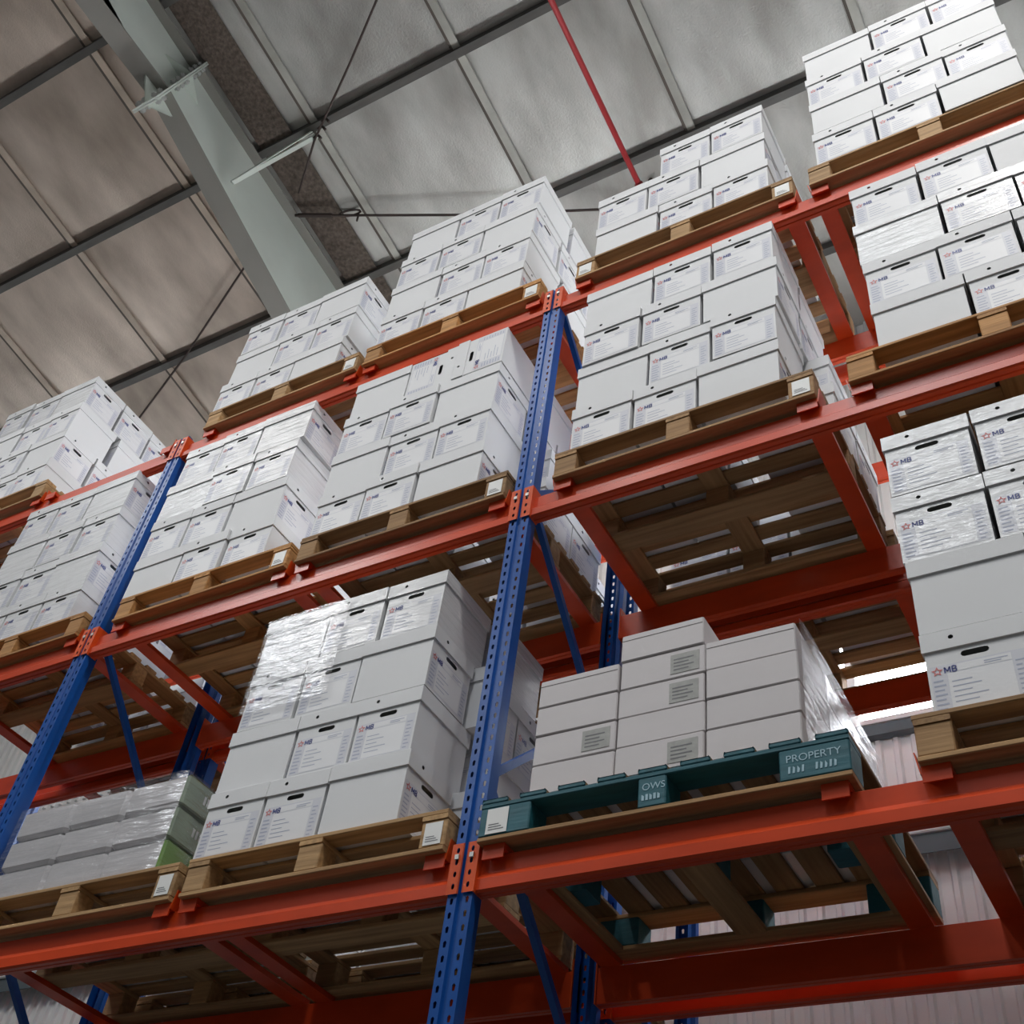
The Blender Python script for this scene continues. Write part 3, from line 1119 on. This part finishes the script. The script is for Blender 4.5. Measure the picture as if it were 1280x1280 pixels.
# name, level, pallet x, length, colour, sticker blocks
LOADS = [
    ('m1L1', 0, -2.62, 1.24, TAN, (2,)), ('m2L1', 0, -1.325, 1.24, TAN, (2,)),
    ('BL1', 0, 1.565, 1.10, GRY, ()),
    ('0L2', 1, -4.05, 1.2, ORG, ()), ('m1L2', 1, -2.57, 1.2, ORG, (2,)), ('m2L2', 1, -1.305, 1.215, GRY, (2,)),
    ('AL2', 1, 0.165, 1.21, GRY, (2,)), ('BL2', 1, 1.515, 1.15, ORG, ()),
    ('0L3', 2, -5.25, 1.2, TAN, ()), ('m1L3', 2, -2.545, 1.2, TAN, (2,)), ('m2L3', 2, -1.29, 1.2, ORG, (2,)),
    ('AL3', 2, 0.14, 1.23, TAN, (0, 2)), ('BL3', 2, 1.455, 1.2, TAN, ()),
]
WHERE = {
    'm1L1': 'lowest level, left of the box stack beside the middle post',
    'm2L1': 'lowest stack left of middle post',
    'BL1': 'lowest stack at right edge',
    '0L2': 'middle-level stack left of left blue post',
    'm1L2': 'middle-level stack right of left post',
    'm2L2': 'middle-level stack left of middle post',
    'AL2': 'middle-level stack right of middle post',
    'BL2': 'middle-level stack at right edge',
    '0L3': 'top-level stack at left edge',
    'm1L3': 'top-level stack nearest left blue post',
    'm2L3': 'top-level stack left of middle post',
    'AL3': 'top-level stack right of middle post',
    'BL3': 'top-level stack at upper right corner',
}
for key, li, x, L, colr, st in LOADS:
    wooden_pallet(x, PYF, H[li] + PZ, L, 'wooden block pallet under the %s' % WHERE[key] if key != 'm1L1' else 'wooden block pallet under the film-wrapped green packs', colr, st)
    supports(x, L, li, 0.0, 'pallet of ' + WHERE[key] if key != 'm1L1' else 'green packs pallet')
supports(-3.99, 1.16, 2, 0.0, 'empty place left of left post, top level')
teal_pallet(0.056, PYF, H[0] + PZ, 1.315, 'teal painted pallet stencilled PROPERTY carrying white paper cartons')
supports(0.07, 1.28, 0, 0.0, 'teal pallet', False)

A, B = 'EES', 'SEE'
stack(-1.35, 0.0, H[0] + SZ, [A, B, A, B], WHERE['m2L1'], (0, 0, 0, 1), (0, -.01, 0, -.01), rear_dx=(0.06, 0.06, 0.05, 0.06))
stack(1.60, 0.0, H[0] + SZ, [A, B, A, A], WHERE['BL1'], (0, 0, 1, 1), (0.015, 0.01, 0, 0), full_left=True)
stack(-4.06, 0.0, H[1] + SZ, [B, A, B, A], WHERE['0L2'], (1, 1, 1, 1))
stack(-2.63, 0.0, H[1] + SZ, [B, A, B, A], WHERE['m1L2'], (0, 0, 1, 1), (.01, 0, -.02, 0.01))
stack(-1.295, 0.0, H[1] + SZ, [A, B, A, B], WHERE['m2L2'], (0, 0, 0, 0), (0, 0, 0, 0.0), rear_dx=(0.17, 0.12, 0, 0), tops={(3, 1): math.pi / 2, (3, 2): -math.pi / 2})
stack(0.21, 0.0, H[1] + SZ, [A, B, A, B], WHERE['AL2'], (0, 0, 0, 0), (0, 0, .02, 0.01), rear_dx=(0.14, 0.11, 0.0, 0))
stack(1.63, 0.0, H[1] + SZ, [B, A, B, A], WHERE['BL2'], (0, 0, 1, 0), (0.01, 0, -.01, 0), full_left=True)
stack(-5.24, 0.0, H[2] + SZ, [B, A, B, A], WHERE['0L3'], (0, 0, 0, 1))
stack(-2.58, 0.0, H[2] + SZ, [A, B, A], WHERE['m1L3'], (0, 0, 0), (0, 0.02, 0.03))
stack(-1.268, 0.0, H[2] + SZ, [A, B, A, B], WHERE['m2L3'], (0, 0, 0, 0), (0, 0.01, 0.02, 0.03))
stack(0.215, 0.0, H[2] + SZ, [B, A, B], WHERE['AL3'], (0, 0, 0), (0.01, 0, 0.0), skip=((2, 0),))
stack(1.50, -0.03, H[2] + SZ, [A, B, A, B], WHERE['BL3'], (0, 0, 0, 0), (0, 0, 0, 0), full_left=True)

# back rack: pallets whose undersides show, with the lowest row of boxes on each
BACK = [('b0', 1, -4.05, 'behind, middle level, left of left post'), ('b1', 1, -2.57, 'behind, middle level, right of left post'), ('b2', 1, -1.29, 'behind, middle level, left of middle post'),
        ('b3', 1, 0.20, 'behind, middle level, right of middle post'), ('b4', 1, 1.46, 'behind, middle level, at right edge'),
        ('b5', 0, -2.57, 'behind, lowest level, right of left post'), ('b6', 0, -1.29, 'behind, lowest level, left of middle post')]
for key, li, x, wh in BACK:
    wooden_pallet(x, 1.01, H[li] + PZ, 1.2, 'dark wooden block pallet on the back rack, %s' % wh.replace('behind, ', ''), GRY if li else TAN)
    supports(x, 1.2, li, 1.06, 'back rack, ' + wh.replace('behind, ', ''))
    stack(x + 0.06, 1.03, H[li] + SZ, [A], 'back rack ' + wh.replace('behind, ', '').replace(' level,', ''))

# ------------------------------------------------------------------ paper cartons on the teal pallet
CW, CD, CHh = 0.332, 0.31, 0.125
mb = MB()
mb.cbox(0, CW - 0.004, 0, CD - 0.004, 0, CHh - 0.002, 0.004, PAPER)
CM = mb.mesh('carton_body')
mb = MB()
mb.cbox(0, CW - 0.004, 0, CD - 0.004, 0, CHh - 0.002, 0.004, PAPERF)
CMF = mb.mesh('carton_body')
mb = MB()
mb.box(0, 0.11, -0.0015, 0, 0, 0.085, GREYL)
for k in range(4):
    mb.face([(0.012, -0.002, 0.014 + 0.015 * k), (0.07 + 0.02 * (k % 2), -0.002, 0.014 + 0.015 * k), (0.07 + 0.02 * (k % 2), -0.002, 0.019 + 0.015 * k), (0.012, -0.002, 0.019 + 0.015 * k)], INK)
CLAB = mb.mesh('grey_label')
mb = MB()
mb.box(0.004, CW - 0.008, -0.001, 0, 0.095, 0.0965, SEAM)
LIDL = mb.mesh('lid_edge')
colN = ['left', 'middle', 'right']
rr = random.Random(5)
for c in range(3):
    nl = 5 if c == 1 else 4
    for k in range(nl):
        for d in range(3):
            if d > 0 and not (c == 2 or k == nl - 1 or k == 0):
                continue
            x = 0.222 + c * 0.334 + rr.uniform(-.002, .002)
            lab = 'flat white paper carton, %s column, %s of %d layers, %s row, on teal pallet' % (colN[c], ['bottom', 'second', 'third', 'fourth', 'fifth'][k], nl, ['front', 'middle', 'rear'][d])
            t = thing('paper_carton', lab, 'carton', (x, 0.0 + d * 0.312 + rr.uniform(-.003, .003), H[0] + PZ + PH + 0.0005 + k * CHh), (0, 0, rr.uniform(-.006, .006)), 'white paper cartons on the teal pallet')
            obj('carton_body', CMF if c == 2 and d > 0 else CM, t)
            if d == 0:
                if k == nl - 1:
                    obj('lid_edge', LIDL, t)
                if (c, k) in ((0, 1), (1, 0), (1, 2), (1, 3)):
                    obj('grey_label', CLAB, t, (CW - 0.135, 0.0, 0.018))


def wrap_film(name, label, x0, x1, y0, y1, z0, z1, sides, n=(14, 10), amp=0.006, seed=1):
    r = random.Random(seed)
    mb = MB()
    segs = {'f': ((x0, y0), (x1, y0)), 'r': ((x1, y0), (x1, y1)), 'k': ((x1, y1), (x0, y1)), 'l': ((x0, y1), (x0, y0))}
    for s in sides:
        (xa, ya), (xb, yb) = segs[s]
        nx, ny = (yb - ya), -(xb - xa)
        l = math.hypot(nx, ny)
        nx, ny = nx / l, ny / l
        i = len(mb.v)
        for a in range(n[0] + 1):
            for b in range(n[1] + 1):
                u, v = a / n[0], b / n[1]
                e = amp * (0.5 + 0.5 * math.sin(9 * v * math.pi + 3 * u + seed)) * (1 if 0 < a < n[0] else 0) + r.uniform(0, amp * 0.5)
                mb.v.append((xa + (xb - xa) * u + nx * e, ya + (yb - ya) * u + ny * e, z0 + (z1 - z0) * v))
        k = mb.mi(FILM)
        for a in range(n[0]):
            for b in range(n[1]):
                q = i + a * (n[1] + 1) + b
                mb.f.append((q, q + n[1] + 1, q + n[1] + 2, q + 1))
                mb.m.append(k)
    o = obj(name, mb.mesh(name, True))
    return tag(o, label, 'film')


zt = H[0] + PZ + PH
wrap_film('stretch_film', 'clear shiny stretch film on the right side of white paper cartons', 0.21, 1.236, -0.012, 0.95, zt + 0.0, zt + 0.50, 'r', seed=4)

# ------------------------------------------------------------------ film wrapped green packs
mb = MB()
w, d, h = 0.35, 0.31, 0.155
mb.cbox(0, w, 0, d, 0, h, 0.018, SILV)
GPF = mb.mesh('pack_body')
gm = []
for gmat in (GREENB, GREENP):
    mb = MB()
    mb.cbox(0, w, 0, d, 0, h, 0.018, SILV)
    body = mb.mesh('pack_body')
    mb = MB()
    mb.cbox(w - 0.02, w + 0.0015, 0.0, d, 0.002, h - 0.002, 0.010, gmat)
    gm.append((body, mb.mesh('green_print')))
mb = MB()
mb.holed(ellipse(0, 0, 0.030, 0.030, 14), [ellipse(0, 0, 0.020, 0.020, 12)], lambda a, b: (0, a, b), STICK)
for q in range(3):
    mb.face([(0, -0.11 + q * 0.022, -0.02), (0, -0.097 + q * 0.022, -0.02), (0, -0.097 + q * 0.022, 0.02), (0, -0.11 + q * 0.022, 0.02)], STICK)
RING = mb.mesh('round_mark')
rr = random.Random(2)
for c in range(3):
    for k in range(3):
        for dd in range(3):
            if dd > 0 and not (c == 2 or k == 0):
                continue
            x = -2.60 + c * 0.352
            lab = 'film-wrapped silver pack%s, %s column, %s layer, %s row, lowest level' % (' with green end' if c == 2 else '', colN[c], ['bottom', 'middle', 'top'][k], ['front', 'middle', 'rear'][dd])
            t = thing('wrapped_pack', lab, 'pack', (x + rr.uniform(-.004, .004), 0.0 + dd * 0.315, zt + 0.0005 + k * 0.158), (0, 0, 0), 'film-wrapped packs on the lowest pallet')
            if c == 2:
                bdy, gr = gm[0 if k == 0 else 1]
                obj('pack_body', bdy, t)
                g = obj('green_print', gr, t)
                if k > 0 or dd > 0:
                    obj('round_mark', RING, g, (w + 0.0025, 0.23, 0.085))
            else:
                obj('pack_body', GPF, t)
wrap_film('stretch_film', 'crinkled clear stretch film around the green and silver packs', -2.605, -1.535, -0.012, 0.95, zt - 0.0, zt + 0.474, 'fr', (22, 12), 0.012, 8)
wrap_film('stretch_film', 'loose clear film patch over the top left boxes of the lowest stack', -1.352, -0.86, -0.012, 0.9, zt + 0.72, zt + 1.265, 'f', (14, 12), 0.008, 3)
